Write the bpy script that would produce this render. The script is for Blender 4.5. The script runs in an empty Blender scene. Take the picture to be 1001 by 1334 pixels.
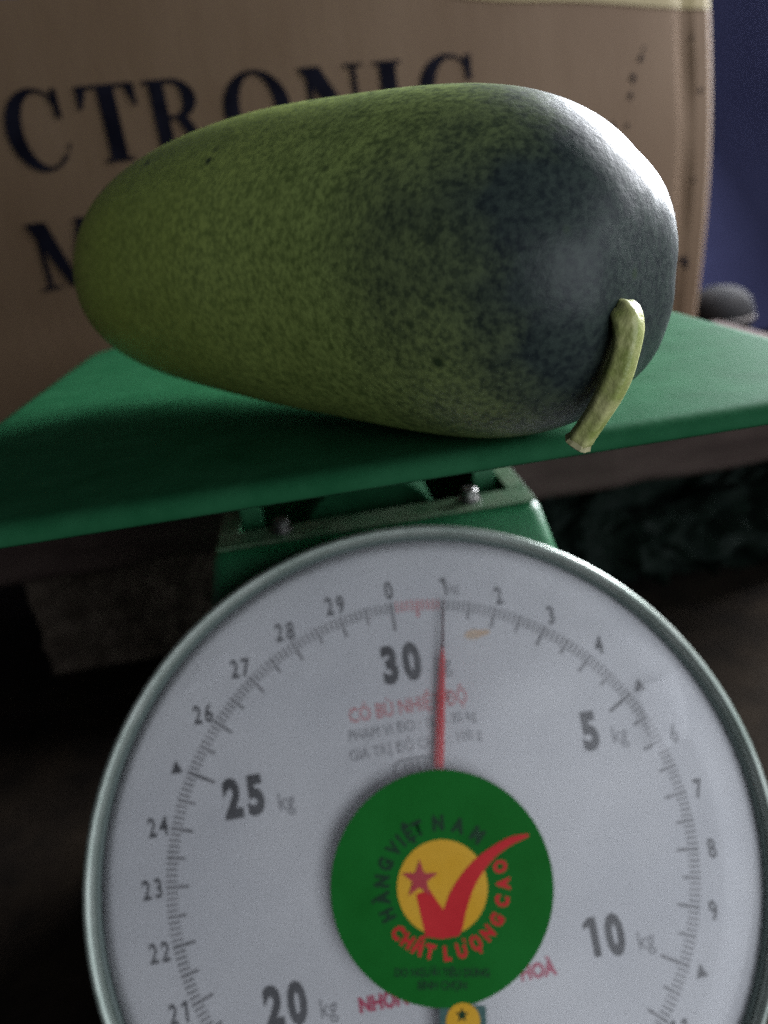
import bpy, bmesh, math, random
from mathutils import Vector, Matrix
random.seed(7)
PI = math.pi
SC = bpy.context.scene
COL = SC.collection

# ------------------------------------------------------------------ camera, light, exposure
cam_d = bpy.data.cameras.new("camera")
cam = bpy.data.objects.new("camera", cam_d); COL.objects.link(cam)
CAM = Vector((0, 0, .344))
R = ((0.98573, 0.16073, -0.05010), (-0.10688, 0.36749, -0.92387), (-0.13008, 0.91603, 0.37942))
M4 = Matrix(((R[0][0], R[0][1], R[0][2], 0), (R[1][0], R[1][1], R[1][2], 0), (R[2][0], R[2][1], R[2][2], 0), (0, 0, 0, 1)))
M4.translation = CAM
cam.matrix_world = M4
cam_d.sensor_fit = 'HORIZONTAL'; cam_d.sensor_width = 36
cam_d.lens = 36 * 1000 / 1001
cam_d.clip_start = .01; cam_d.clip_end = 100
cam_d.dof.use_dof = True
cam_d.dof.focus_distance = .15          # the phone focused short: everything is a little soft
cam_d.dof.aperture_fstop = 15.5
SC.camera = cam
SC.cycles.adaptive_threshold = .035; SC.cycles.use_denoising = False      # keep the grain of a phone picture taken in poor light
SC.render.resolution_x, SC.render.resolution_y = 768, 1024

w = bpy.data.worlds.new("World"); SC.world = w; w.use_nodes = True
bg = w.node_tree.nodes["Background"]
bg.inputs[0].default_value = (.82, .88, 1.0, 1); bg.inputs[1].default_value = .05

def area(name, loc, target, sx, sy, power, color):
    l = bpy.data.lights.new(name, 'AREA'); l.shape = 'RECTANGLE'; l.size = sx; l.size_y = sy
    l.energy = power; l.color = color
    o = bpy.data.objects.new(name, l); COL.objects.link(o); o.location = loc
    o.rotation_euler = (Vector(target) - Vector(loc)).to_track_quat('-Z', 'Y').to_euler()
    return o
area("side_opening_light", (.80, .72, .70), (.2, .5, .3), .5, .5, 29.0, (.93, .95, 1.0))
area("doorway_light", (1.15, 1.44, .78), (1.05, .2, .70), .7, .9, 75.0, (.90, .94, 1.0))
area("open_front_light", (.72, -.70, .36), (.0, .25, .22), 1.5, .95, 14.5, (.87, .92, 1.0))

SC.view_settings.view_transform = 'Standard'; SC.view_settings.look = 'None'
SC.view_settings.exposure = 0; SC.view_settings.gamma = 1

# ------------------------------------------------------------------ materials
def mat(name, c1, c2=None, rough=.5, metal=0, scale=40, detail=4, bump=0, bscale=None, spec=.5, stretch=None, coat=0, lo=.35, hi=.65):
    m = bpy.data.materials.new(name); m.use_nodes = True
    nt = m.node_tree; n = nt.nodes; p = n["Principled BSDF"]
    p.inputs["Roughness"].default_value = rough; p.inputs["Metallic"].default_value = metal
    p.inputs["Specular IOR Level"].default_value = spec
    p.inputs["Coat Weight"].default_value = coat
    p.inputs["Base Color"].default_value = (*c1, 1)
    if c2 or bump:
        tc = n.new("ShaderNodeTexCoord"); mp = n.new("ShaderNodeMapping")
        nt.links.new(tc.outputs["Object"], mp.inputs[0])
        if stretch: mp.inputs["Scale"].default_value = stretch
    if c2:
        no = n.new("ShaderNodeTexNoise"); no.inputs["Scale"].default_value = scale; no.inputs["Detail"].default_value = detail
        no.inputs["Roughness"].default_value = .6
        cr = n.new("ShaderNodeValToRGB")
        cr.color_ramp.elements[0].position = lo; cr.color_ramp.elements[1].position = hi
        cr.color_ramp.elements[0].color = (*c1, 1); cr.color_ramp.elements[1].color = (*c2, 1)
        nt.links.new(mp.outputs[0], no.inputs[0]); nt.links.new(no.outputs[0], cr.inputs[0])
        nt.links.new(cr.outputs[0], p.inputs["Base Color"])
    if bump:
        nb = n.new("ShaderNodeTexNoise"); nb.inputs["Scale"].default_value = bscale or scale * 3; nb.inputs["Detail"].default_value = 5
        bp = n.new("ShaderNodeBump"); bp.inputs["Strength"].default_value = bump; bp.inputs["Distance"].default_value = .002
        nt.links.new(mp.outputs[0], nb.inputs[0]); nt.links.new(nb.outputs[0], bp.inputs["Height"])
        nt.links.new(bp.outputs[0], p.inputs["Normal"])
    return m

M = {}
M['pan'] = mat("pan_green_paint", (.011, .072, .029), (.021, .102, .045), rough=.62, spec=.015, scale=70, detail=9, bump=.06, bscale=330, lo=.3, hi=.7)
M['body'] = mat("body_green_paint", (.010, .10, .036), (.02, .13, .052), rough=.42, scale=45, bump=.08, bscale=200)
M['flange'] = mat("worn_green_paint", (.045, .12, .055), (.10, .15, .085), rough=.5, scale=90, bump=.1)
M['bezel'] = mat("bezel_metal", (.26, .31, .27), (.37, .41, .37), rough=.38, metal=.45, scale=60, bump=.04, bscale=300)
M['covershade'] = mat("shaded_green_paint", (.008, .055, .022), (.014, .075, .032), rough=.85, spec=.05, scale=60)  # body green darkened, with the shade under the pan put into the colour
M['steel'] = mat("bolt_steel", (.22, .22, .21), (.32, .31, .3), rough=.4, metal=1, scale=200)
M['dial'] = mat("dial_white", (.54, .545, .565), (.64, .64, .65), rough=.6, scale=14)
M['ink'] = mat("dial_ink", (.035, .035, .04), (.06, .06, .065), rough=.6, scale=400)
M['greyink'] = mat("dial_grey_ink", (.16, .16, .175), (.22, .22, .23), rough=.6, scale=500)
M['tickink'] = mat("tick_ink", (.09, .09, .095), (.24, .23, .24), rough=.6, scale=120)
M['redink'] = mat("dial_red_ink", (.50, .11, .12), (.55, .18, .18), rough=.6, scale=300)
M['brandink'] = mat("dial_crimson_ink", (.45, .03, .09), rough=.6)
M['needle'] = mat("needle_red", (.55, .02, .025), rough=.3)
M['needletip'] = mat("needle_tip_dark", (.10, .03, .035), rough=.4)
M['stgreen'] = mat("sticker_green", (.006, .115, .014), (.009, .14, .02), rough=.6, spec=.06, scale=40)
M['styellow'] = mat("sticker_yellow", (.62, .33, .015), (.66, .37, .03), rough=.6, spec=.2, scale=60)
M['stred'] = mat("sticker_red", (.50, .012, .018), (.55, .02, .025), rough=.6, spec=.2, scale=60)
M['stdark'] = mat("sticker_dark_ink", (.004, .035, .012), rough=.6, spec=.2)
M['seal'] = mat("seal_blue_green", (.02, .085, .075), (.03, .10, .09), rough=.5, scale=200)
M['stem'] = mat("stem_skin", (.26, .31, .08), (.50, .50, .22), rough=.45, scale=160, bump=.25, bscale=500)
M['stemcut'] = mat("stem_cut", (.34, .32, .17), (.27, .25, .12), rough=.7, scale=300)
M['carton'] = mat("cardboard", (.068, .041, .022), (.088, .057, .034), rough=.85, scale=12, detail=6, bump=.07, bscale=170, spec=.2, stretch=(1, 1, .35))
M['print'] = mat("black_print", (.0025, .0025, .005), (.005, .005, .009), rough=.9, scale=60, spec=.02)
M['tape'] = mat("yellow_tape", (.115, .088, .030), (.14, .11, .042), rough=.6, spec=.2, scale=20)
M['wood'] = mat("dusty_red_wood", (.034, .021, .018), (.06, .04, .034), rough=.85, scale=14, detail=8, bump=.35, bscale=60, stretch=(1, 5, 6), spec=.25)
M['wooddark'] = mat("old_dark_wood", (.035, .022, .016), (.09, .06, .042), rough=.9, scale=30, detail=8, bump=.5, bscale=120, stretch=(1, 4, 4), spec=.2)
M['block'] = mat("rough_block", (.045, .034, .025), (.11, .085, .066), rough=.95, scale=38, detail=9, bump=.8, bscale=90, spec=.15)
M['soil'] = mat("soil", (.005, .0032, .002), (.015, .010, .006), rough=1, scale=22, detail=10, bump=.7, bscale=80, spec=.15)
M['wall'] = mat("navy_wall", (.052, .056, .135), (.066, .071, .165), rough=.9, scale=6, bump=.1, bscale=50, spec=.2)
M['can'] = mat("black_can", (.008, .008, .009), (.012, .011, .011), rough=.8, spec=.1, scale=60)
M['rim'] = mat("can_rim", (.03, .024, .022), (.06, .05, .045), rough=.6, metal=.2, scale=80)
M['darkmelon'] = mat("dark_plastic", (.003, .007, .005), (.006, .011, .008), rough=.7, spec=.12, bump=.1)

def melon_mat():
    m = bpy.data.materials.new("melon_skin"); m.use_nodes = True
    nt = m.node_tree; N = nt.nodes; L = nt.links; p = N["Principled BSDF"]
    tc = N.new("ShaderNodeTexCoord")
    def noise(s, d, ro=.6):
        k = N.new("ShaderNodeTexNoise"); k.inputs["Scale"].default_value = s; k.inputs["Detail"].default_value = d; k.inputs["Roughness"].default_value = ro
        L.new(tc.outputs["Object"], k.inputs[0]); return k
    def ramp(src, stops):
        r = N.new("ShaderNodeValToRGB"); e = r.color_ramp.elements
        while len(e) < len(stops): e.new(.5)
        for k, (po, c) in zip(e, stops): k.position = po; k.color = (*c, 1)
        L.new(src, r.inputs[0]); return r
    def mix(f, a, b):
        x = N.new("ShaderNodeMix"); x.data_type = 'RGBA'
        L.new(f, x.inputs[0]); L.new(a, x.inputs[6]); L.new(b, x.inputs[7]); return x.outputs[2]
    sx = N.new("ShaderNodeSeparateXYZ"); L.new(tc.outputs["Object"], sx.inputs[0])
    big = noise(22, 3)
    # yellow-green blossom end, blue-green stem end, the latter darkened further as painted shade
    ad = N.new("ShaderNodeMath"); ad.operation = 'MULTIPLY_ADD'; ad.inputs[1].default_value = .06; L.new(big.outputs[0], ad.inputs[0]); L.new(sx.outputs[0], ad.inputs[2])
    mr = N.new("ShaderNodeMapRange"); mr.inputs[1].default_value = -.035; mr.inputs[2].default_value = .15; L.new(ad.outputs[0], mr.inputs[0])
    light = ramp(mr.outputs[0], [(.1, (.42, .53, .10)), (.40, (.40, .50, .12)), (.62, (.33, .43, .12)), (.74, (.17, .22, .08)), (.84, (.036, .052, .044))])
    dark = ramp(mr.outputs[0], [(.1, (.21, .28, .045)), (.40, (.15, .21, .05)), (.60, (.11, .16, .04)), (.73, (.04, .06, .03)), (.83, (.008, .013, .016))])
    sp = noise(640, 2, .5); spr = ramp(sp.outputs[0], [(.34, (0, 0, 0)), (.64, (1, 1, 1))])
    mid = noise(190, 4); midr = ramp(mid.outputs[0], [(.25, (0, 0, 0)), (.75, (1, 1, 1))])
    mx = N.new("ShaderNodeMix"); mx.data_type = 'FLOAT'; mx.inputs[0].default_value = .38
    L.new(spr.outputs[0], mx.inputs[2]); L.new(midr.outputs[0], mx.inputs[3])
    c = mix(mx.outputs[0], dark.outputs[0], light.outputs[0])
    # a few dark pin spots
    vo = N.new("ShaderNodeTexVoronoi"); vo.inputs["Scale"].default_value = 70; L.new(tc.outputs["Object"], vo.inputs["Vector"])
    vr = ramp(vo.outputs["Distance"], [(.05, (1, 1, 1)), (.13, (0, 0, 0))])
    dk = N.new("ShaderNodeRGB"); dk.outputs[0].default_value = (.03, .05, .02, 1)
    c = mix(vr.outputs[0], c, dk.outputs[0])
    L.new(c, p.inputs["Base Color"])
    p.inputs["Roughness"].default_value = .44; p.inputs["Specular IOR Level"].default_value = .25
    p.inputs["Sheen Weight"].default_value = .0; p.inputs["Sheen Roughness"].default_value = .4
    b = N.new("ShaderNodeBump"); b.inputs["Strength"].default_value = .12; b.inputs["Distance"].default_value = .002
    L.new(mid.outputs[0], b.inputs["Height"]); L.new(b.outputs[0], p.inputs["Normal"])
    return m
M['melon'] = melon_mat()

def clear_mat(name, haze, rough=.06, tint=(1, 1, 1)):
    m = bpy.data.materials.new(name); m.use_nodes = True
    nt = m.node_tree; N = nt.nodes; L = nt.links
    N.remove(N["Principled BSDF"]); out = N["Material Output"]
    tr = N.new("ShaderNodeBsdfTransparent"); tr.inputs[0].default_value = (*tint, 1)
    gl = N.new("ShaderNodeBsdfGlossy"); gl.inputs["Roughness"].default_value = rough
    df = N.new("ShaderNodeBsdfDiffuse"); df.inputs[0].default_value = (.75, .75, .78, 1)
    fr = N.new("ShaderNodeFresnel"); fr.inputs[0].default_value = 1.32
    tc = N.new("ShaderNodeTexCoord"); no = N.new("ShaderNodeTexNoise"); no.inputs["Scale"].default_value = 26; no.inputs["Detail"].default_value = 6
    L.new(tc.outputs["Object"], no.inputs[0])
    mr = N.new("ShaderNodeMapRange"); mr.inputs[1].default_value = .4; mr.inputs[2].default_value = .75; mr.inputs[3].default_value = haze * .35; mr.inputs[4].default_value = haze * 2.0
    L.new(no.outputs[0], mr.inputs[0])
    m1 = N.new("ShaderNodeMixShader"); m2 = N.new("ShaderNodeMixShader")
    L.new(mr.outputs[0], m1.inputs[0]); L.new(tr.outputs[0], m1.inputs[1]); L.new(df.outputs[0], m1.inputs[2])
    L.new(fr.outputs[0], m2.inputs[0]); L.new(m1.outputs[0], m2.inputs[1]); L.new(gl.outputs[0], m2.inputs[2])
    L.new(m2.outputs[0], out.inputs[0])
    return m
M['cover'] = clear_mat("clear_plastic", .085, .14)
M['palepatch'] = clear_mat("pale_patch", .22, .2)

# ------------------------------------------------------------------ helpers
def obj(name, bm, m, parent=None, off=(0, 0, 0), smooth=False, kind=None, bevel=0, sub=0):
    if bm is None: return None
    if off != (0, 0, 0): bmesh.ops.translate(bm, vec=-Vector(off), verts=bm.verts)
    me = bpy.data.meshes.new(name); bm.to_mesh(me); bm.free()
    if smooth:
        for f in me.polygons: f.use_smooth = True
    me.materials.append(M[m] if isinstance(m, str) else m)
    o = bpy.data.objects.new(name, me); COL.objects.link(o)
    if parent: o.parent = parent
    if kind: o['kind'] = kind
    if bevel:
        b = o.modifiers.new("bevel", 'BEVEL'); b.width = bevel; b.segments = 3; b.limit_method = 'ANGLE'
    if sub:
        s = o.modifiers.new("sub", 'SUBSURF'); s.levels = sub; s.render_levels = sub
    return o

def tag(o, label, cat, group=None):
    o['label'] = label; o['category'] = cat
    if group: o['group'] = group
    return o

def empty(name, loc):
    o = bpy.data.objects.new(name, None); COL.objects.link(o); o.location = loc; o.empty_display_size = .02
    return o

def box(bm, a, b):
    x0, y0, z0 = a; x1, y1, z1 = b
    v = [bm.verts.new(p) for p in ((x0, y0, z0), (x1, y0, z0), (x1, y1, z0), (x0, y1, z0), (x0, y0, z1), (x1, y0, z1), (x1, y1, z1), (x0, y1, z1))]
    for f in ((0, 3, 2, 1), (4, 5, 6, 7), (0, 1, 5, 4), (1, 2, 6, 5), (2, 3, 7, 6), (3, 0, 4, 7)):
        bm.faces.new([v[i] for i in f])
    return v

def rings(bm, rs, close=True, cap0=False, cap1=False):
    """loft a list of equally long rings of points"""
    V = [[bm.verts.new(p) for p in r] for r in rs]
    n = len(V[0])
    for a, b in zip(V, V[1:]):
        for i in range(n if close else n - 1):
            j = (i + 1) % n
            bm.faces.new((a[i], a[j], b[j], b[i]))
    if cap0: bm.faces.new(V[0][::-1])
    if cap1: bm.faces.new(V[-1])
    return V

def tube(bm, pts, rad, n=12, star=0, nstar=5):
    P = [Vector(p) for p in pts]; rs = []
    up = Vector((0, -1, .2))
    for i, p in enumerate(P):
        t = (P[min(i + 1, len(P) - 1)] - P[max(i - 1, 0)]).normalized()
        a = t.cross(up).normalized(); b = t.cross(a).normalized()
        r = rad[i] if isinstance(rad, (list, tuple)) else rad
        rs.append([p + r * (1 + star * math.cos(nstar * 2 * PI * k / n)) * (math.cos(2 * PI * k / n) * a + math.sin(2 * PI * k / n) * b) for k in range(n)])
    rings(bm, rs, cap0=True, cap1=True)
    bmesh.ops.recalc_face_normals(bm, faces=bm.faces)

def catmull(pts, k=6):
    P = [Vector(p) for p in pts]; P = [2 * P[0] - P[1]] + P + [2 * P[-1] - P[-2]]; out = []
    for i in range(1, len(P) - 2):
        for j in range(k):
            t = j / k
            out.append(.5 * ((2 * P[i]) + (P[i + 1] - P[i - 1]) * t + (2 * P[i - 1] - 5 * P[i] + 4 * P[i + 1] - P[i + 2]) * t * t + (3 * P[i] - P[i - 1] - 3 * P[i + 1] + P[i + 2]) * t ** 3))
    out.append(P[-2]); return out

def text_bm(s, size, xs=1.0, bold=0, extrude=0, center=True, shear=0):
    """a flat text mesh in its own plane: baseline y = 0"""
    cu = bpy.data.curves.new("t", 'FONT'); cu.body = s; cu.size = 1; cu.resolution_u = 3; cu.offset = bold
    o = bpy.data.objects.new("t", cu); COL.objects.link(o)
    dg = bpy.context.evaluated_depsgraph_get(); dg.update()
    me = bpy.data.meshes.new_from_object(o.evaluated_get(dg))
    bpy.data.objects.remove(o); bpy.data.curves.remove(cu)
    bm = bmesh.new(); bm.from_mesh(me); bpy.data.meshes.remove(me)
    if not bm.verts: return bm
    x0 = min(v.co.x for v in bm.verts); x1 = max(v.co.x for v in bm.verts)
    for v in bm.verts:
        x = v.co.x - (x0 + x1) / 2 if center else v.co.x - x0
        v.co = Vector(((x + shear * v.co.y) * size * xs, v.co.y * size, 0))
    return bm

def num_bm(s, size, xs, bold):
    """digits set one by one on a fixed advance; the 1 is drawn with a flag"""
    bm = bmesh.new(); adv = .66; t = .075 + bold
    for i, c in enumerate(s):
        x0 = (i - (len(s) - 1) / 2) * adv
        if c == '1':
            w0, w1 = .06 - t * .65, .06 + t * .95
            b = bmesh.new()
            for pts in (((w0, 0), (w1, 0), (w1, .735), (w0, .735)), ((-.20, .60 - t * .4), (w0, .60 - t * .2), (w0, .735), (-.20, .60 + t * .25))): b.faces.new([b.verts.new((x, y, 0)) for x, y in pts])
        else: b = text_bm(c, 1, 1, bold)
        for v in b.verts: v.co.x += x0
        me = bpy.data.meshes.new("n"); b.to_mesh(me); b.free(); bm.from_mesh(me); bpy.data.meshes.remove(me)
    for v in bm.verts: v.co = Vector((v.co.x * size * xs, v.co.y * size, 0))
    return bm

# ------------------------------------------------------------------ the setting
bm = bmesh.new(); n = 60
for i in range(n + 1):
    for j in range(n + 1):
        x = -2 + 4 * i / n; y = -1.4 + 3.4 * j / n
        bm.verts.new((x, y, -.004 + random.uniform(-.003, .003)))
bm.verts.ensure_lookup_table()
for i in range(n):
    for j in range(n):
        a = i * (n + 1) + j
        bm.faces.new((bm.verts[a], bm.verts[a + n + 1], bm.verts[a + n + 2], bm.verts[a + 1]))
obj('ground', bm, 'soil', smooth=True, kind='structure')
bm = bmesh.new(); box(bm, (-2, 1.46, 0), (2, 1.56, 1.6))
obj('back_wall', bm, 'wall', kind='structure')

# low bench that carries the carton
BZ = .185; BY = .50
L0 = (.1, .8, 0)
t = empty('bench', L0); tag(t, 'low dusty reddish brown wooden bench behind the scale under the cardboard box', 'bench')
def rough_board(a, b, nx, amp):
    bm = bmesh.new(); rs = []
    for i in range(nx + 1):
        x = a[0] + (b[0] - a[0]) * i / nx; d = lambda: random.uniform(-amp, amp)
        y0, y1, z0, z1 = a[1] + d(), b[1], a[2] + d(), b[2] + d() * .3
        e = .004
        rs.append([(x, y0 + e, z0), (x, y0, z0 + e), (x, y0 + d() * .4, (z0 + z1) / 2), (x, y0, z1 - e), (x, y0 + e, z1), (x, y1, z1), (x, y1, z0)])
    rings(bm, rs, cap0=True, cap1=True); bmesh.ops.recalc_face_normals(bm, faces=bm.faces); return bm
obj('front_board', rough_board((-.62, BY, .128), (.40, BY + .045, BZ), 40, .0016), 'wood', t, L0)
obj('seat_board', rough_board((-.62, BY + .047, BZ - .03), (.40, BY + .245, BZ - .001), 20, .001), 'wood', t, L0)
obj('seat_board', rough_board((-.62, BY + .251, BZ - .03), (.36, BY + .50, BZ - .001), 20, .001), 'wood', t, L0)
for x, y in ((-.6, .56), (.33, .68), (-.6, .92), (.29, .92)):
    bm = bmesh.new(); box(bm, (x, y, -.004), (x + .06, y + .06, BZ - .031)); obj('leg', bm, 'wooddark', t, L0, bevel=.004)

bm = bmesh.new(); box(bm, (.376, .55, -.004), (.398, .66, BZ - .0315)); obj('added_shade_board', bm, 'wooddark', t, L0, bevel=.003)  # added board, blocks the side light from reaching under the bench

# rough block under the bench
bm = bmesh.new()
nx, nz = 60, 18; x0, x1 = -.268, .17
fr = []
for i in range(nx + 1):
    x = x0 + (x1 - x0) * i / nx
    fr.append([(x + random.uniform(-.002, .002), .59 + random.uniform(-.003, .003) + (.012 if k in (0, nz) else 0), .125 * k / nz - .004) for k in range(nz + 1)] + [(x, .72, .121), (x, .72, -.004)])
rings(bm, fr, cap0=True, cap1=True); bmesh.ops.recalc_face_normals(bm, faces=bm.faces)
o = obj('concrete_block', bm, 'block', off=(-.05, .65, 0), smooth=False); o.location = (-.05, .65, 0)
tag(o, 'rough grey brown concrete block in shadow under the bench, left of the scale', 'block')

# crumpled dark plastic under the bench
from mathutils import noise as mn
bm = bmesh.new(); rs = []
for i in range(61):
    T = PI * i / 60; ct = math.cos(T); ring = []
    for k in range(64):
        p = 2 * PI * k / 64; rr = .062 * max(1e-4, math.sin(T)) ** .7
        v = Vector((.17 * ct, rr * 1.25 * math.cos(p), .055 + rr * .95 * math.sin(p)))
        d = abs(mn.noise(v * 26)) * 1.2 + abs(mn.noise(v * 60 + Vector((3, 1, 0)))) * .5 + .25 * mn.noise(v * 130)
        v = v + Vector((0, math.cos(p), math.sin(p))) * (.020 - .042 * d) * math.sin(T)
        v.z = max(-.003, v.z); ring.append(v)
    rs.append(ring)
rings(bm, rs); bmesh.ops.recalc_face_normals(bm, faces=bm.faces)
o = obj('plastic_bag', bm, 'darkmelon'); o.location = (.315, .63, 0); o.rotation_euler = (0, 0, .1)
tag(o, 'crumpled very dark green plastic bag on the ground in the shade under the bench', 'bag')

# offcuts under the bench
def offcut(loc, rot, size, label):
    bm = bmesh.new(); s = Vector(size) / 2; rs = []
    for i in range(7):
        x = -s.x + 2 * s.x * i / 6; d = lambda: random.uniform(-.002, .002)
        rs.append([(x + d(), -s.y + d(), -s.z + d()), (x + d(), s.y + d(), -s.z + d()), (x + d(), s.y + d(), s.z + d()), (x + d(), -s.y + d(), s.z + d())])
    rings(bm, rs, cap0=True, cap1=True); bmesh.ops.recalc_face_normals(bm, faces=bm.faces)
    o = obj('wood_offcut', bm, 'wooddark'); o.location = loc; o.rotation_euler = rot; tag(o, label, 'wood scrap')
offcut((.232, .66, .062), (.1, -.22, .25), (.13, .05, .05), 'brown wood offcut leaning under the bench just right of the scale')
offcut((.40, .72, .10), (0, -.1, -.3), (.16, .03, .035), 'thin brown wood offcut lying above the dark plastic bag, at the right edge')

# tall black jar standing on the ground past the end of the bench
o = empty('jar', (.462, .86, 0)); tag(o, 'tall black jar with a domed lid standing behind the right end of the bench', 'jar')
def turn(prof, n=40):
    bm = bmesh.new(); rings(bm, [[(q * math.cos(2 * PI * k / n), q * math.sin(2 * PI * k / n), z) for k in range(n)] for q, z in prof], cap0=True); bmesh.ops.recalc_face_normals(bm, faces=bm.faces); return bm
obj('jar_body', turn([(.034, 0), (.036, .004), (.036, .148), (.033, .153), (.033, .158)]), 'can', o, smooth=True)
obj('lid', turn([(.0365, .1575), (.0375, .159), (.0372, .170), (.034, .182), (.027, .191), (.016, .197), (.006, .199), (1e-4, .1992)]), 'can', o, smooth=True)
obj('lid_rim', turn([(.0374, .160), (.0384, .161), (.0384, .164), (.0374, .165)]), 'rim', o, smooth=True)

# ------------------------------------------------------------------ cardboard box
BA = Vector((-.1517, .56, 0)); YAW = math.radians(16.3)
BD = Vector((math.cos(YAW), math.sin(YAW), 0)); BN = Vector((math.sin(YAW), -math.cos(YAW), 0))   # along the face, out of the face
S0, ZB, ZT = -.30, BZ + .001, .481
def s_right(z):
    q = (z - ZB) / (ZT - ZB); return .531 + .014 * math.sin(PI * min(1, max(0, q * .86 + .05))) + .004 * q
def face_pt(s, z, off=0):
    q = (s - S0) / (.535 - S0); h = (z - ZB) / (ZT - ZB)
    bulge = .004 * math.sin(PI * min(1, max(0, q))) * math.sin(PI * min(1, max(0, h)))
    sr = s_right(z)
    crease = -.0035 * math.exp(-((s - (sr - .032)) / .006) ** 2) * (.4 + .6 * math.sin(h * 9 + 1) ** 2)
    rnd = -.004 * max(0, 1 - (sr - s) / .008) ** 2
    return BA + BD * s + BN * (bulge + crease + rnd + off) + Vector((0, 0, z))
Lb = tuple(BA + BD * .15 - BN * .15 + Vector((0, 0, BZ)))
carton = empty('cardboard_box', Lb)
tag(carton, 'brown cardboard box with large black lettering standing on the bench behind the melon', 'box')
bm = bmesh.new(); NS, NZ = 120, 30; g = []
for j in range(NZ + 1):
    z = ZB + (ZT - ZB) * j / NZ; sr = s_right(z)
    g.append([bm.verts.new(face_pt(S0 + (sr - S0) * i / NS, z)) for i in range(NS + 1)] + [bm.verts.new(BA + BD * (sr + .001) - BN * .30 + Vector((0, 0, z))), bm.verts.new(BA + BD * S0 - BN * .30 + Vector((0, 0, z)))])
n = len(g[0])
for j in range(NZ):
    for i in range(n):
        k = (i + 1) % n
        bm.faces.new((g[j][i], g[j][k], g[j + 1][k], g[j + 1][i]))
bm.faces.new(g[0]); bm.faces.new(g[-1][::-1])
bmesh.ops.recalc_face_normals(bm, faces=bm.faces)
obj('carton', bm, 'carton', carton, Lb, smooth=False)

def stamp(bm, fn, off):
    """bends a flat mesh (x along, y up) onto the carton face"""
    for v in bm.verts: v.co = face_pt(*fn(v.co.x, v.co.y), off + v.co.z)
# serif capitals, cap height 1: strips of quads, slightly layered so that none overlap in one plane
def seg(bm, a0, a1, b0, b1, z=0, n=6):
    """strip between line a0-a1 and line b0-b1"""
    A = [Vector((*a0, z)).lerp(Vector((*a1, z)), i / n) for i in range(n + 1)]; B_ = [Vector((*b0, z)).lerp(Vector((*b1, z)), i / n) for i in range(n + 1)]
    rings(bm, [A, B_], close=False)
def arc(bm, c, ro, ri, a0, a1, ci=None, n=28, z=0, close=False):
    ci = ci or c; A = []; B_ = []
    for i in range(n + 1):
        a = math.radians(a0 + (a1 - a0) * i / n)
        A.append((c[0] + ro[0] * math.cos(a), c[1] + ro[1] * math.sin(a), z)); B_.append((ci[0] + ri[0] * math.cos(a), ci[1] + ri[1] * math.sin(a), z))
    rings(bm, [A, B_], close=False)
Z1, Z2 = .0001, .0002
def stem_(bm, x0, x1, serif=.08, y0=0, y1=1, z=0, top=True, bot=True):
    seg(bm, (x0, y0), (x0, y1), (x1, y0), (x1, y1), z)
    for y, on in ((y0, bot), (y1 - .05, top)):
        if on: seg(bm, (x0 - serif, y), (x1 + serif, y), (x0 - serif, y + .05), (x1 + serif, y + .05), z + Z1)
def glyph(ch):
    bm = bmesh.new(); wd = .9
    if ch == 'C':
        wd = .82; arc(bm, (.43, .5), (.43, .53), (.275, .465), 42, 318, ci=(.50, .5))
        seg(bm, (.70, .64), (.70, 1.0), (.79, .62), (.79, 1.0), Z1)
        seg(bm, (.66, .84), (.72, .78), (.76, .98), (.78, .85), Z2); seg(bm, (.735, .155), (.72, .1), (.83, .30), (.79, .31), Z1)
    elif ch == 'O':
        wd = .86; arc(bm, (.43, .5), (.43, .53), (.225, .465), 0, 360)
    elif ch == 'T':
        wd = .84; stem_(bm, .30, .54, .08, top=False); seg(bm, (.02, .95), (.82, .95), (.02, 1), (.82, 1), Z1)
        seg(bm, (.02, .70), (.03, .95), (.07, .70), (.17, .95), Z2); seg(bm, (.77, .70), (.67, .95), (.82, .70), (.81, .95), Z2)
    elif ch == 'R':
        wd = .92; stem_(bm, .08, .31); arc(bm, (.42, .735), (.34, .265), (.13, .205), -90, 90)
        seg(bm, (.31, .94), (.42, .94), (.31, 1), (.42, 1), Z1); seg(bm, (.31, .47), (.42, .47), (.31, .53), (.42, .53), Z1)
        seg(bm, (.40, .50), (.58, .50), (.66, 0), (.86, 0), Z2); seg(bm, (.66, 0), (.93, 0), (.66, .05), (.93, .05), Z1 * 3)
    elif ch == 'N':
        wd = 1.0; stem_(bm, .12, .20, .1, top=False); stem_(bm, .79, .87, .1, bot=False)
        seg(bm, (.02, 1), (.33, 1), (.64, 0), (.87, 0), Z2, 10)
    elif ch == 'I':
        wd = .42; stem_(bm, .09, .33)
    elif ch == 'M':
        wd = 1.16; stem_(bm, .13, .21, .1, top=False); stem_(bm, .82, 1.04, .07)
        seg(bm, (.02, 1), (.33, 1), (.46, .02), (.62, .02), Z2, 10); seg(bm, (.80, 1), (.90, 1), (.50, .02), (.58, .02), Z1 * 3, 10)
    elif ch in 'EL':
        wd = .82; stem_(bm, .10, .28); ys = ((0, .05), (.95, 1), (.48, .53)) if ch == 'E' else ((0, .05),)
        for a, b in ys: seg(bm, (.28, a), (.76 if a != .48 else .58, a), (.28, b), (.76 if a != .48 else .58, b), Z1)
        seg(bm, (.62, .05), (.76, .05), (.72, .28), (.78, .30), Z2)
        if ch == 'E': seg(bm, (.60, .95), (.74, .95), (.68, .70), (.74, .70), Z2)
    return bm, wd
def letter(ch, s, z, hgt, ws=1.0):
    bm, wd = glyph(ch); k = hgt
    stamp(bm, lambda x, y: (s + x * k * ws, z + y * k), .0005)
    obj('printed_letter', bm, 'print', carton, Lb)
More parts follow.
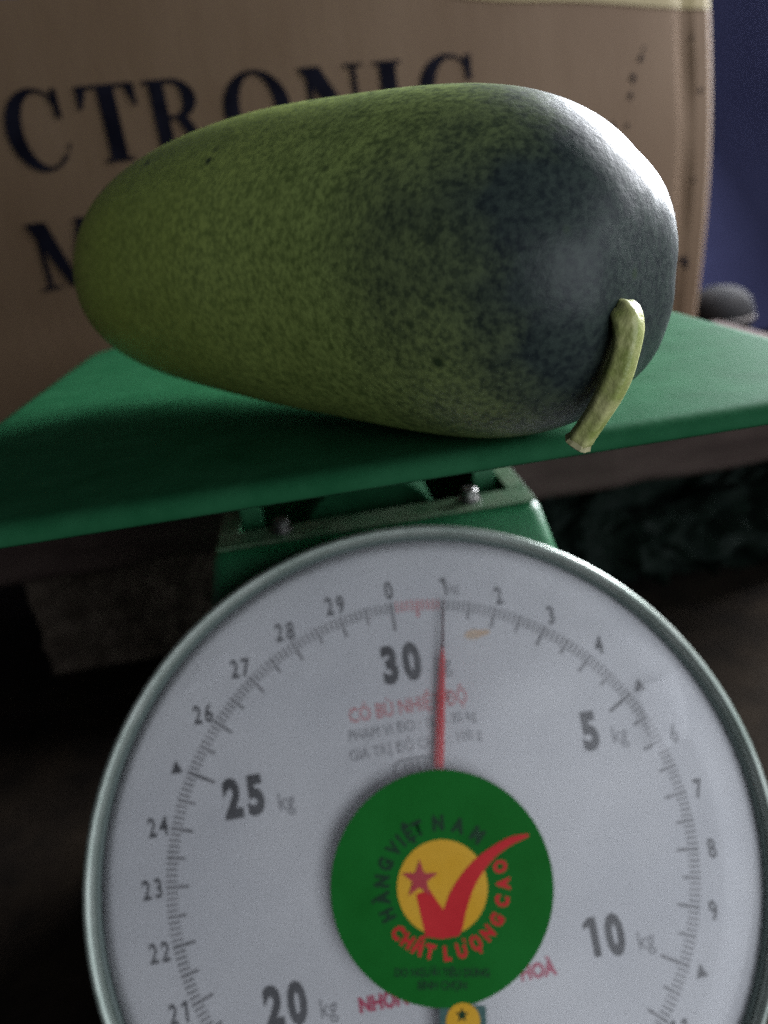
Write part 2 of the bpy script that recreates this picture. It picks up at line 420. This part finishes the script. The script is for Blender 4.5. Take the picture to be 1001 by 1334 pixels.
ROW = [('E', -.148, .93), ('L', -.105, .93), ('E', -.0655, .93), ('C', -.0195, .98), ('T', .0255, 1.02), ('R', .0685, .96), ('O', .1185, 1.22), ('N', .1735, 1.12), ('I', .2305, 1.2), ('C', .2655, 1.24)]
for ch, s, ws in ROW: letter(ch, s, .3862, .0452, ws)
for ch, s, ws in (('M', -.0255, 1.0), ('O', .030, 1), ('T', .078, 1), ('O', .123, 1), ('R', .170, 1)): letter(ch, s, .3142, .0420, ws)
for ch, s, ws in (('T', .4775, 1.55),): letter(ch, s, .222, .0335, ws)
# tape along the top edge
bm = bmesh.new(); A = []; B_ = []; C_ = []
for i in range(40):
    q = i / 39; s = .300 + (s_right(ZT) - .300) * q; zl = .4685 - .0195 * q - .0015 * math.sin(q * 9) * (1 - q)
    A.append(face_pt(min(s, s_right(zl)), min(zl, ZT - .0004), .0007)); B_.append(face_pt(s, ZT + .0007, .0007)); C_.append(face_pt(s, ZT + .0009, -.05))
rings(bm, [A, B_, C_], close=False); obj('packing_tape', bm, 'tape', carton, Lb)
# scuffs of ink on the right of the face
for (s, z, r) in ((.467, .418, .0022), (.459, .405, .0028), (.456, .392, .0022), (.438, .372, .0020), (.452, .370, .0017), (.470, .425, .0015), (.52, .43, .0015), (.53, .39, .002), (.525, .32, .0016)):
    c = [(s + r * random.uniform(.5, 1.1) * math.cos(a), z + 1.6 * r * random.uniform(.5, 1.1) * math.sin(a)) for a in [2 * PI * k / 8 for k in range(8)]]
    bm = bmesh.new(); bm.faces.new([bm.verts.new(face_pt(x, y, .0006)) for x, y in c])
    obj('ink_scuff', bm, 'print', carton, Lb)

# ------------------------------------------------------------------ the scale
U = .094
CD = Vector((.0107, .1917, .1351)); YD = Vector((0, .5226, .8526)); ND = Vector((0, -.8526, .5226)); XD = Vector((1, 0, 0))
def dp(x, y, h=0):           # dial units -> world; h in metres above the dial sheet
    return CD + XD * (x * U) + YD * (y * U) + ND * h
def pol(r, deg, h=0):        # clock angle
    a = math.radians(deg); return dp(r * math.sin(a), r * math.cos(a), h)
LS = (.0107, .28, 0)
scale = empty('weighing_scale', LS)
tag(scale, 'green spring weighing scale with a round white kilogram dial and flat green pan', 'scale')

# body housing: sloped front parallel to the dial, open at the top
CX = .0116; ZTOP = .2262
def yf(z): return .2712 - (ZTOP - z) * (.5226 / .8526)
def hw(z): return .0642 + (ZTOP - z) * .20
YBK = .405
def sect(z, ins=0, dz=0):
    h = hw(z) - ins; y0 = yf(z) + ins; y1 = YBK - ins; r = .006
    pts = []
    for cx, cy, a0 in ((CX + h - r, y0 + r, -90), (CX + h - r, y1 - r, 0), (CX - h + r, y1 - r, 90), (CX - h + r, y0 + r, 180)):
        for k in range(5):
            a = math.radians(a0 + 90 * k / 4); pts.append((cx + r * math.cos(a), cy + r * math.sin(a), z + dz))
    return pts
bm = bmesh.new()
rs = [sect(z) for z in (.012, .06, .12, .17, .21, ZTOP - .003)] + [sect(ZTOP, .0012)]
rs += [sect(ZTOP, .0024), sect(ZTOP, .0030, -.004), sect(ZTOP, .0032, -.012), sect(.12, .006), sect(.02, .006)]
rings(bm, rs, cap0=True, cap1=True); bmesh.ops.recalc_face_normals(bm, faces=bm.faces)
obj('housing', bm, 'body', scale, LS, smooth=True)
# top flanges: front shelf with the bolts, side strips
def plate(pts, z0, z1):
    bm = bmesh.new(); rings(bm, [[(x, y, z0) for x, y in pts], [(x, y, z1) for x, y in pts]], cap0=True, cap1=True)
    bmesh.ops.recalc_face_normals(bm, faces=bm.faces); return bm
yi = yf(ZTOP) + .0015; hi_ = hw(ZTOP) - .0015
obj('front_flange', plate([(CX - hi_, yi), (CX + hi_, yi), (CX + hi_, yi + .0135), (CX - hi_, yi + .0135)], ZTOP + .0002, ZTOP + .0016), 'flange', scale, LS, bevel=.0005)
for s in (-1, 1):
    a, b = CX + s * hi_, CX + s * (hi_ - .0080)
    obj('side_flange', plate([(min(a, b), yi + .0140), (max(a, b), yi + .0140), (max(a, b), YBK - .008), (min(a, b), YBK - .008)], ZTOP + .0002, ZTOP + .0016), 'flange', scale, LS, bevel=.0005)
# spring housing hump
bm = bmesh.new(); rs = []
for y, rr in ((.3035, .0275), (.3022, .0285), (.3035, .0295), (.352, .0295), (.354, .0285), (.354, .02)):
    rs.append([(.0105 + rr * math.cos(a), y, .2095 + rr * .92 * math.sin(a)) for a in [PI * k / 20 for k in range(21)]])
V = rings(bm, rs, close=False); bm.faces.new(V[0]); bm.faces.new(V[-1][::-1])
bmesh.ops.recalc_face_normals(bm, faces=bm.faces)
obj('spring_cover', bm, 'covershade', scale, LS, smooth=True)
# posts
for x in (.0600, -.0385):
    bm = bmesh.new(); w_ = .0044
    for (a, b) in (((x - w_, .300, .19), (x + w_, .3025, .2825)), ((x + (w_ if x > 0 else -w_) - .0011, .303, .19), (x + (w_ if x > 0 else -w_) + .0011, .316, .2825))): box(bm, a, b)
    obj('support_post', bm, 'body', scale, LS, bevel=.0005)
# bolts
for x in (.0500, -.0255):
    bm = bmesh.new(); rs = []
    for z, r in ((0, .0046), (.0008, .0046), (.0008, .0032), (.004, .0032), (.0048, .0024), (.0048, 1e-4)):
        nn = 6 if False else 18
        rs.append([(x + r * math.cos(2 * PI * k / nn), .2815 + r * math.sin(2 * PI * k / nn), ZTOP + .0017 + z) for k in range(nn)])
    rings(bm, rs, cap0=True); bmesh.ops.recalc_face_normals(bm, faces=bm.faces); obj('bolt', bm, 'steel', scale, LS)

# pan
PX0, PX1, PY0, PY1, PZ = -.1235, .1476, .1712, .4560, .2852
def rrect(ins, z, r=.030):
    r = max(.004, r - ins); pts = []
    for cx, cy, a0 in ((PX1 - ins - r, PY0 + ins + r, -90), (PX1 - ins - r, PY1 - ins - r, 0), (PX0 + ins + r, PY1 - ins - r, 90), (PX0 + ins + r, PY0 + ins + r, 180)):
        rr = r if cy > .3 else min(r, .012)
        ccx = cx + (r - rr) * (1 if cx > 0 else -1); ccy = cy + (r - rr) * (1 if cy > .3 else -1)
        for k in range(9):
            a = math.radians(a0 + 90 * k / 8); pts.append((ccx + rr * math.cos(a), ccy + rr * math.sin(a), z))
    return pts
bm = bmesh.new()
prof = [(.06, -.0006), (.02, -.0002), (.0065, 0), (.0042, -.0001), (.0022, -.0006), (.0008, -.0017), (.0001, -.0032), (0, -.0046), (.0007, -.0054), (.0015, -.0048), (.0022, -.0030), (.0045, -.0017), (.02, -.0017), (.06, -.002)]
V = rings(bm, [rrect(i, PZ + z) for i, z in prof], cap0=True, cap1=True)
bmesh.ops.recalc_face_normals(bm, faces=bm.faces)
obj('weighing_pan', bm, 'pan', scale, LS, smooth=True)

# dial drum, bezel, sheet
def lathe(prof, n=96):
    bm = bmesh.new(); rings(bm, [[pol(r, 360 * k / n, h) for k in range(n)] for r, h in prof]); bmesh.ops.recalc_face_normals(bm, faces=bm.faces); return bm
obj('dial_drum', lathe([(1.0, -.019), (1.19, -.0195), (1.205, -.018), (1.205, .001)]), 'body', scale, LS, smooth=True)
obj('dial_bezel', lathe([(1.205, -.0095), (1.226, -.009), (1.232, -.004), (1.232, .002), (1.226, .0050), (1.216, .0062), (1.204, .0060), (1.194, .0048), (1.188, .003), (1.188, -.0005), (1.21, -.0005)]), 'bezel', scale, LS, smooth=True)
obj('gasket', lathe([(1.1885, .0026), (1.181, .0030), (1.174, .0018), (1.174, .0005)]), mat("dark_gasket", (.08, .11, .10), rough=.5), scale, LS, smooth=True)
bm = bmesh.new(); n = 96; V = rings(bm, [[pol(r, 360 * k / n, 0) for k in range(n)] for r in (1.18, .6, .02)]); bm.faces.new(V[-1]); bmesh.ops.recalc_face_normals(bm, faces=bm.faces)
face = obj('dial_face', bm, 'dial', scale, LS)

H0 = .00012
def on_dial(bm, x, y, rot=0, h=H0):
    a = math.radians(-rot)
    for v in bm.verts:
        px, py = v.co.x, v.co.y
        v.co = dp(x + px * math.cos(a) - py * math.sin(a), y + px * math.sin(a) + py * math.cos(a), h)
    return bm
def mark(name, s, size, x, y, m, xs=1, bold=0, rot=0, dy=None, center=True):
    b = num_bm(s, size, xs, bold) if s.isdigit() else text_bm(s, size, xs, bold, center=center)
    if dy is None: dy = -.36 * size
    for v in b.verts: v.co.y += dy
    obj(name, on_dial(b, x, y, rot), m, face, LS)
# graduations: one tick each 100 g
red, blk = bmesh.new(), bmesh.new()
for k in range(300):
    if k % 50 == 0: r0, wd = .845, .0058
    elif k % 10 == 0: r0, wd = .872, .0050
    elif k % 5 == 0: r0, wd = .888, .0046
    else: r0, wd = .912, .0034
    b = red if k < 10 and k else blk
    a = 1.2 * k; d = math.degrees(wd / .9)
    q = [pol(r, a + e, H0) for r, e in ((r0, -d), (r0, d), (.952, d), (.952, -d))]
    b.faces.new([b.verts.new(p) for p in q])
obj('tick_marks', blk, 'tickink', face, LS, kind='stuff'); obj('red_tick_marks', red, 'redink', face, LS, kind='stuff')
for k in range(30):
    a = 12 * k; ar = math.radians(a)
    if k in (5, 10, 15, 20, 25):
        bm = bmesh.new(); c = (math.sin(ar) * .995, math.cos(ar) * .995); up = Vector((math.sin(math.radians(10)) * 0 + math.sin(ar), math.cos(ar)))
        up = Vector((.0, 1.0)); sd = Vector((up.y, -up.x)); cc = Vector(c)
        bm.faces.new([bm.verts.new(dp(*p, H0)) for p in (cc + up * .026, cc - up * .02 + sd * .022, cc - up * .02 - sd * .022)])
        obj('triangle_mark', bm, 'ink', face, LS)
    else:
        mark('numeral', str(k), .092, math.sin(ar), math.cos(ar), 'ink', xs=.68, bold=.022)
mark('unit_text', 'kg', .055, .245, .970, 'greyink', xs=.8)
for s, x, y, kx, ky in (('30', 0, .730, .155, .700), ('5', .644, .372, .752, .340), ('10', .545, -.324, .692, -.362), ('15', 0, -.72, .14, -.75), ('20', -.590, -.345, -.444, -.380), ('25', -.636, .360, -.488, .318)):
    mark('large_numeral', s, .178, x, y, 'ink', xs=.70, bold=.055)
    mark('unit_text', 'kg', .088, kx, ky, 'greyink', xs=.78)
mark('range_text', 'CÓ BÙ NHIỆT ĐỘ', .074, 0, .572, 'redink', xs=.74, bold=.008)
mark('range_text', 'PHẠM VI ĐO : 1kg - 30 kg', .056, .005, .500, 'greyink', xs=.78)
mark('range_text', 'GIÁ TRỊ ĐỘ CHIA : 100 g', .056, .005, .432, 'greyink', xs=.80)
# accuracy class mark: strokes in an oval
bm = bmesh.new(); A = []; B_ = []
for i in range(49):
    a = 2 * PI * i / 48; ex, ey = abs(math.cos(a)) ** .6 * math.copysign(1, math.cos(a)), abs(math.sin(a)) ** .8 * math.copysign(1, math.sin(a))
    A.append(dp(-.01 + .082 * ex, .352 + .036 * ey, H0)); B_.append(dp(-.01 + .074 * ex, .352 + .029 * ey, H0))
rings(bm, [A, B_], close=False)
for x in (-.045, -.021, .003, .027):
    bm.faces.new([bm.verts.new(dp(*p, H0)) for p in ((x - .004, .33), (x + .004, .33), (x + .004, .374), (x - .004, .374))])
obj('class_mark', bm, 'greyink', face, LS)
mark('brand_text', 'NHƠN', .066, -.255, -.394, 'brandink', xs=.86, bold=.05); mark('brand_text', 'HOÀ', .066, .295, -.392, 'brandink', xs=.86, bold=.05)
# pale stain
bm = bmesh.new(); bm.faces.new([bm.verts.new(dp(.30 + .05 * math.cos(a), .785 + .016 * math.sin(a) * (1 + .3 * math.cos(3 * a)), H0)) for a in [2 * PI * k / 16 for k in range(16)]])
obj('stain', bm, mat("rust_stain", (.62, .42, .26), (.6, .48, .36), rough=.7, scale=300), face, LS)

# needle
bm = bmesh.new(); A, B_, C_ = [], [], []
for r, wd in ((-.12, .02), (0, .024), (.33, .0180), (.60, .0145), (.73, .0110), (.775, .005)):
    for lst, e, h in ((A, -wd, .0030), (B_, 0, .0038), (C_, wd, .0030)):
        a = math.radians(11.9); lst.append(dp(r * math.sin(a) + e * math.cos(a), r * math.cos(a) - e * math.sin(a), h))
rings(bm, [A, B_, C_], close=False); nd = obj('needle', bm, 'needle', scale, LS)
bm = bmesh.new(); A, B_, C_ = [], [], []
for r, wd in ((.772, .0060), (.85, .0042), (.955, .0026)):
    for lst, e, h in ((A, -wd, .0031), (B_, 0, .0036), (C_, wd, .0031)):
        lst.append(dp(r * math.sin(a) + e * math.cos(a), r * math.cos(a) - e * math.sin(a), h))
rings(bm, [A, B_, C_], close=False); obj('needle_tip', bm, 'needletip', nd, LS)

# clear domed cover
def cov(r): return .0040 + .0026 * (1 - min(1, (r / 1.174) ** 2)) if r < 1.1 else .0040 - .0028 * ((r - 1.1) / .074) ** 2 + .0026 * (1 - (r / 1.174) ** 2)
bm = bmesh.new(); V = rings(bm, [[pol(r, 360 * k / n, cov(r)) for k in range(n)] for r in (1.174, 1.155, 1.14, 1.12, 1.1, 1.05, .95, .8, .6, .4, .2, .05)]); bm.faces.new(V[-1]); bmesh.ops.recalc_face_normals(bm, faces=bm.faces)
obj('clear_cover', bm, 'cover', scale, LS, smooth=True)
def oc(x, y, e): return dp(x, y, cov(math.hypot(x, y)) + e)
def flat(name, pts, m, parent, e, n_in=1):
    bm = bmesh.new(); bm.faces.new([bm.verts.new((x, y, 0)) for x, y in pts])
    bmesh.ops.triangulate(bm, faces=bm.faces)
    for v in bm.verts: v.co = oc(v.co.x, v.co.y, e)
    return obj(name, bm, m, parent, LS)
SX, SY, SR = .011, -.043, .3875
bm = bmesh.new(); V = rings(bm, [[oc(SX + q * SR * math.sin(2 * PI * k / 72), SY + q * SR * math.cos(2 * PI * k / 72), .0002) for k in range(72)] for q in (1, .75, .5, .25, .05)]); bm.faces.new(V[-1]); bmesh.ops.recalc_face_normals(bm, faces=bm.faces)
st = obj('round_sticker', bm, 'stgreen', scale, LS)
bm = bmesh.new(); V = rings(bm, [[oc(.010 + q * .157 * math.sin(2 * PI * k / 48), -.046 + q * .157 * math.cos(2 * PI * k / 48), .0003) for k in range(48)] for q in (1, .6, .3, .05)]); bm.faces.new(V[-1]); bmesh.ops.recalc_face_normals(bm, faces=bm.faces)
obj('yellow_disc', bm, 'styellow', st, LS)
CK = [(-.074, -.192), (-.081, -.108), (-.084, -.052), (-.035, -.045), (-.017, -.084), (0, -.118), (.039, -.058), (.101, 0), (.159, .036), (.225, .063), (.28, .077), (.339, .076), (.339, .066), (.266, .044), (.199, .013), (.147, -.034), (.104, -.085), (.069, -.15), (.045, -.202), (.011, -.209), (-.022, -.208), (-.054, -.199)]
bm = bmesh.new()
def ckp(l): return [Vector(p).to_3d() for p in l]
inn = catmull(ckp([(0, -.118), (.039, -.058), (.101, 0), (.159, .036), (.225, .063), (.28, .077), (.339, .076)]), 5)
out = catmull(ckp([(.012, -.209), (.045, -.202), (.082, -.125), (.128, -.052), (.199, .013), (.266, .046), (.339, .066)]), 5)
rings(bm, [inn, out], close=False)
lf = catmull(ckp([(-.084, -.052), (-.081, -.108), (-.074, -.192)]), 5); rt = catmull(ckp([(-.035, -.045), (-.017, -.084), (0, -.118)]), 5)
rings(bm, [lf, rt], close=False)
bm.faces.new([bm.verts.new((x, y, 0)) for x, y in ((-.074, -.192), (-.05, -.2), (-.022, -.208), (.012, -.209), (0, -.118))])
for v in bm.verts: v.co = oc(v.co.x, v.co.y, .0004)
obj('check_mark', bm, 'stred', st, LS)
flat('star', [(-.0635 + (.066 if k % 2 == 0 else .026) * math.sin(math.radians(10 + 36 * k)), -.006 + (.066 if k % 2 == 0 else .026) * math.cos(math.radians(10 + 36 * k))) for k in range(10)], mat("star_red", (.38, .010, .02), rough=.5), st, .0005)
def arc_text(s, a0, a1, r, size, m, inward):
    chars = [c for c in s]; N = len(chars)
    for i, c in enumerate(chars):
        if c == ' ': continue
        a = a0 + (a1 - a0) * i / (N - 1); ar = math.radians(a)
        b = text_bm(c, size, .82, .06)
        rot = a + (180 if inward else 0); q = math.radians(-rot)
        cx, cy = SX + r * math.sin(ar), SY + r * math.cos(ar)
        for v in b.verts:
            px, py = v.co.x, v.co.y - .36 * size
            v.co = oc(cx + px * math.cos(q) - py * math.sin(q), cy + px * math.sin(q) + py * math.cos(q), .0003)
        obj('sticker_letter', b, m, st, LS)
arc_text('HÀNG', -106, -60, .212, .066, 'stdark', False)
arc_text('VIỆT', -44, -14, .210, .066, 'stdark', False)
arc_text('NAM', 6, 46, .210, .066, 'stdark', False)
arc_text('CHẤT', -124, -158, .212, .062, 'stred', True)
arc_text('LƯỢNG', -174, -230, .214, .062, 'stred', True)
arc_text('CAO', 113, 82, .210, .062, 'stred', True)
for s, x, y, sz in (('DO NGƯỜI TIÊU DÙNG', -.039, -.313, .038), ('BÌNH CHỌN', -.046, -.352, .038)):
    b = text_bm(s, sz, .80, .02); q = math.radians(-10.2)
    for v in b.verts:
        px, py = v.co.x, v.co.y - .36 * sz; v.co = oc(x + px * math.cos(q) - py * math.sin(q), y + px * math.sin(q) + py * math.cos(q), .0003)
    obj('sticker_text', b, 'stdark', st, LS)
sl = flat('inspection_seal', [(-.066, -.412), (.088, -.442), (.066, -.60), (-.09, -.57)], 'seal', scale, .00012)
flat('yellow_disc', [(.003 + .058 * math.sin(2 * PI * k / 24), -.476 + .058 * math.cos(2 * PI * k / 24)) for k in range(24)], 'styellow', sl, .00025)
flat('star', [(.003 + (.024 if k % 2 == 0 else .010) * math.sin(math.radians(10 + 36 * k)), -.456 + (.024 if k % 2 == 0 else .010) * math.cos(math.radians(10 + 36 * k))) for k in range(10)], 'stdark', sl, .00035)
flat('pale_patch', [(.839, .497), (.99, .522), (1.0, .42), (.984, .30), (.847, .258)], 'palepatch', scale, .00015)  # pale translucent patches on the cover
flat('pale_patch', [(-.80, .745), (-.726, .842), (-.613, .875), (-.606, .816), (-.70, .77)], 'palepatch', scale, .00015)

# ------------------------------------------------------------------ the melon on the pan
A_, YAWM, PIT = .1050, -.84616, -.01915
RAD = (.0441, .04343, .04158, .04095, .04131, .04138, .04421, .04861, .04982)
ax = Vector((math.cos(YAWM) * math.cos(PIT), math.sin(YAWM) * math.cos(PIT), math.sin(PIT)))
sv = Vector((-ax.y, ax.x, 0)).normalized(); wv = sv.cross(ax) * (1 if sv.cross(ax).z > 0 else -1); sv = wv.cross(ax)
bm = bmesh.new(); rs = []; n1, n2 = 90, 96
for i in range(n1 + 1):
    T = PI * i / n1; ct = math.cos(T)
    wt = [math.exp(-((ct - (-1 + .25 * q)) / .22) ** 2) for q in range(9)]
    r = (1 + .010 * math.exp(-((T - .5) / .5) ** 2)) * max(1e-5, math.sin(T)) ** .72 * sum(a * b for a, b in zip(wt, RAD)) / sum(wt)
    bend = (.00509 - .00303 * ct) * (1 - ct * ct)
    fold = math.exp(-((T - .18) / .42) ** 2); dim = -.003 * math.exp(-(T / .26) ** 2) + .003 * math.exp(-((PI - T) / .2) ** 2) * -1
    ring = []
    for k in range(n2):
        p = 2 * PI * k / n2
        lump = 1 + .005 * math.sin(3 * p + 2 * ct) + .004 * math.cos(5 * p - 1.5 * ct) - .065 * fold * (.5 + .5 * math.cos(5 * p + .6)) ** 3
        ring.append((A_ * ct + dim, r * lump * math.cos(p), bend + r * lump * math.sin(p)))
    rs.append(ring)
V = rings(bm, rs); bmesh.ops.recalc_face_normals(bm, faces=bm.faces)
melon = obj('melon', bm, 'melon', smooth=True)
MM = Matrix(((ax.x, sv.x, wv.x, 0), (ax.y, sv.y, wv.y, 0), (ax.z, sv.z, wv.z, 0), (0, 0, 0, 1)))
MM.translation = CAM + Vector((.0012, .23322, -.0211))
low = min((MM @ v.co).z for v in melon.data.vertices)
MM.translation.z += PZ - low - .0006
melon.matrix_world = MM
tag(melon, 'large speckled green melon with a pale waxy shoulder lying on the green scale pan', 'melon')
inv = MM.inverted()
pts = [(x * q, y * q, .344 + z * q) for q, (x, y, z) in ((1.00, (.0632, .1570, -.0310)), (1.008, (.0601, .1478, -.0277)), (1.018, (.0591, .1440, -.0312)), (1.022, (.0569, .1433, -.0378)), (1.026, (.0535, .1445, -.0450)), (1.03, (.0494, .1462, -.0517)))]
cm = catmull(pts, 6); nn = len(cm)
rad = [.0031 - .0006 * i / nn - .00012 * math.sin(i * .55) for i in range(nn)]
bm = bmesh.new(); tube(bm, [inv @ Vector(p) for p in cm], rad, 20, star=.10)
sm = obj('stem', bm, 'stem', melon, smooth=True)
e1 = Vector(cm[-1]); dirn = (e1 - Vector(cm[-3])).normalized()
bm = bmesh.new(); tube(bm, [inv @ (e1 - dirn * .0006), inv @ (e1 + dirn * .0004), inv @ (e1 + dirn * .0009)], [.0026, .0031, .0022], 16, star=.08)
obj('cut_end', bm, 'stemcut', sm)
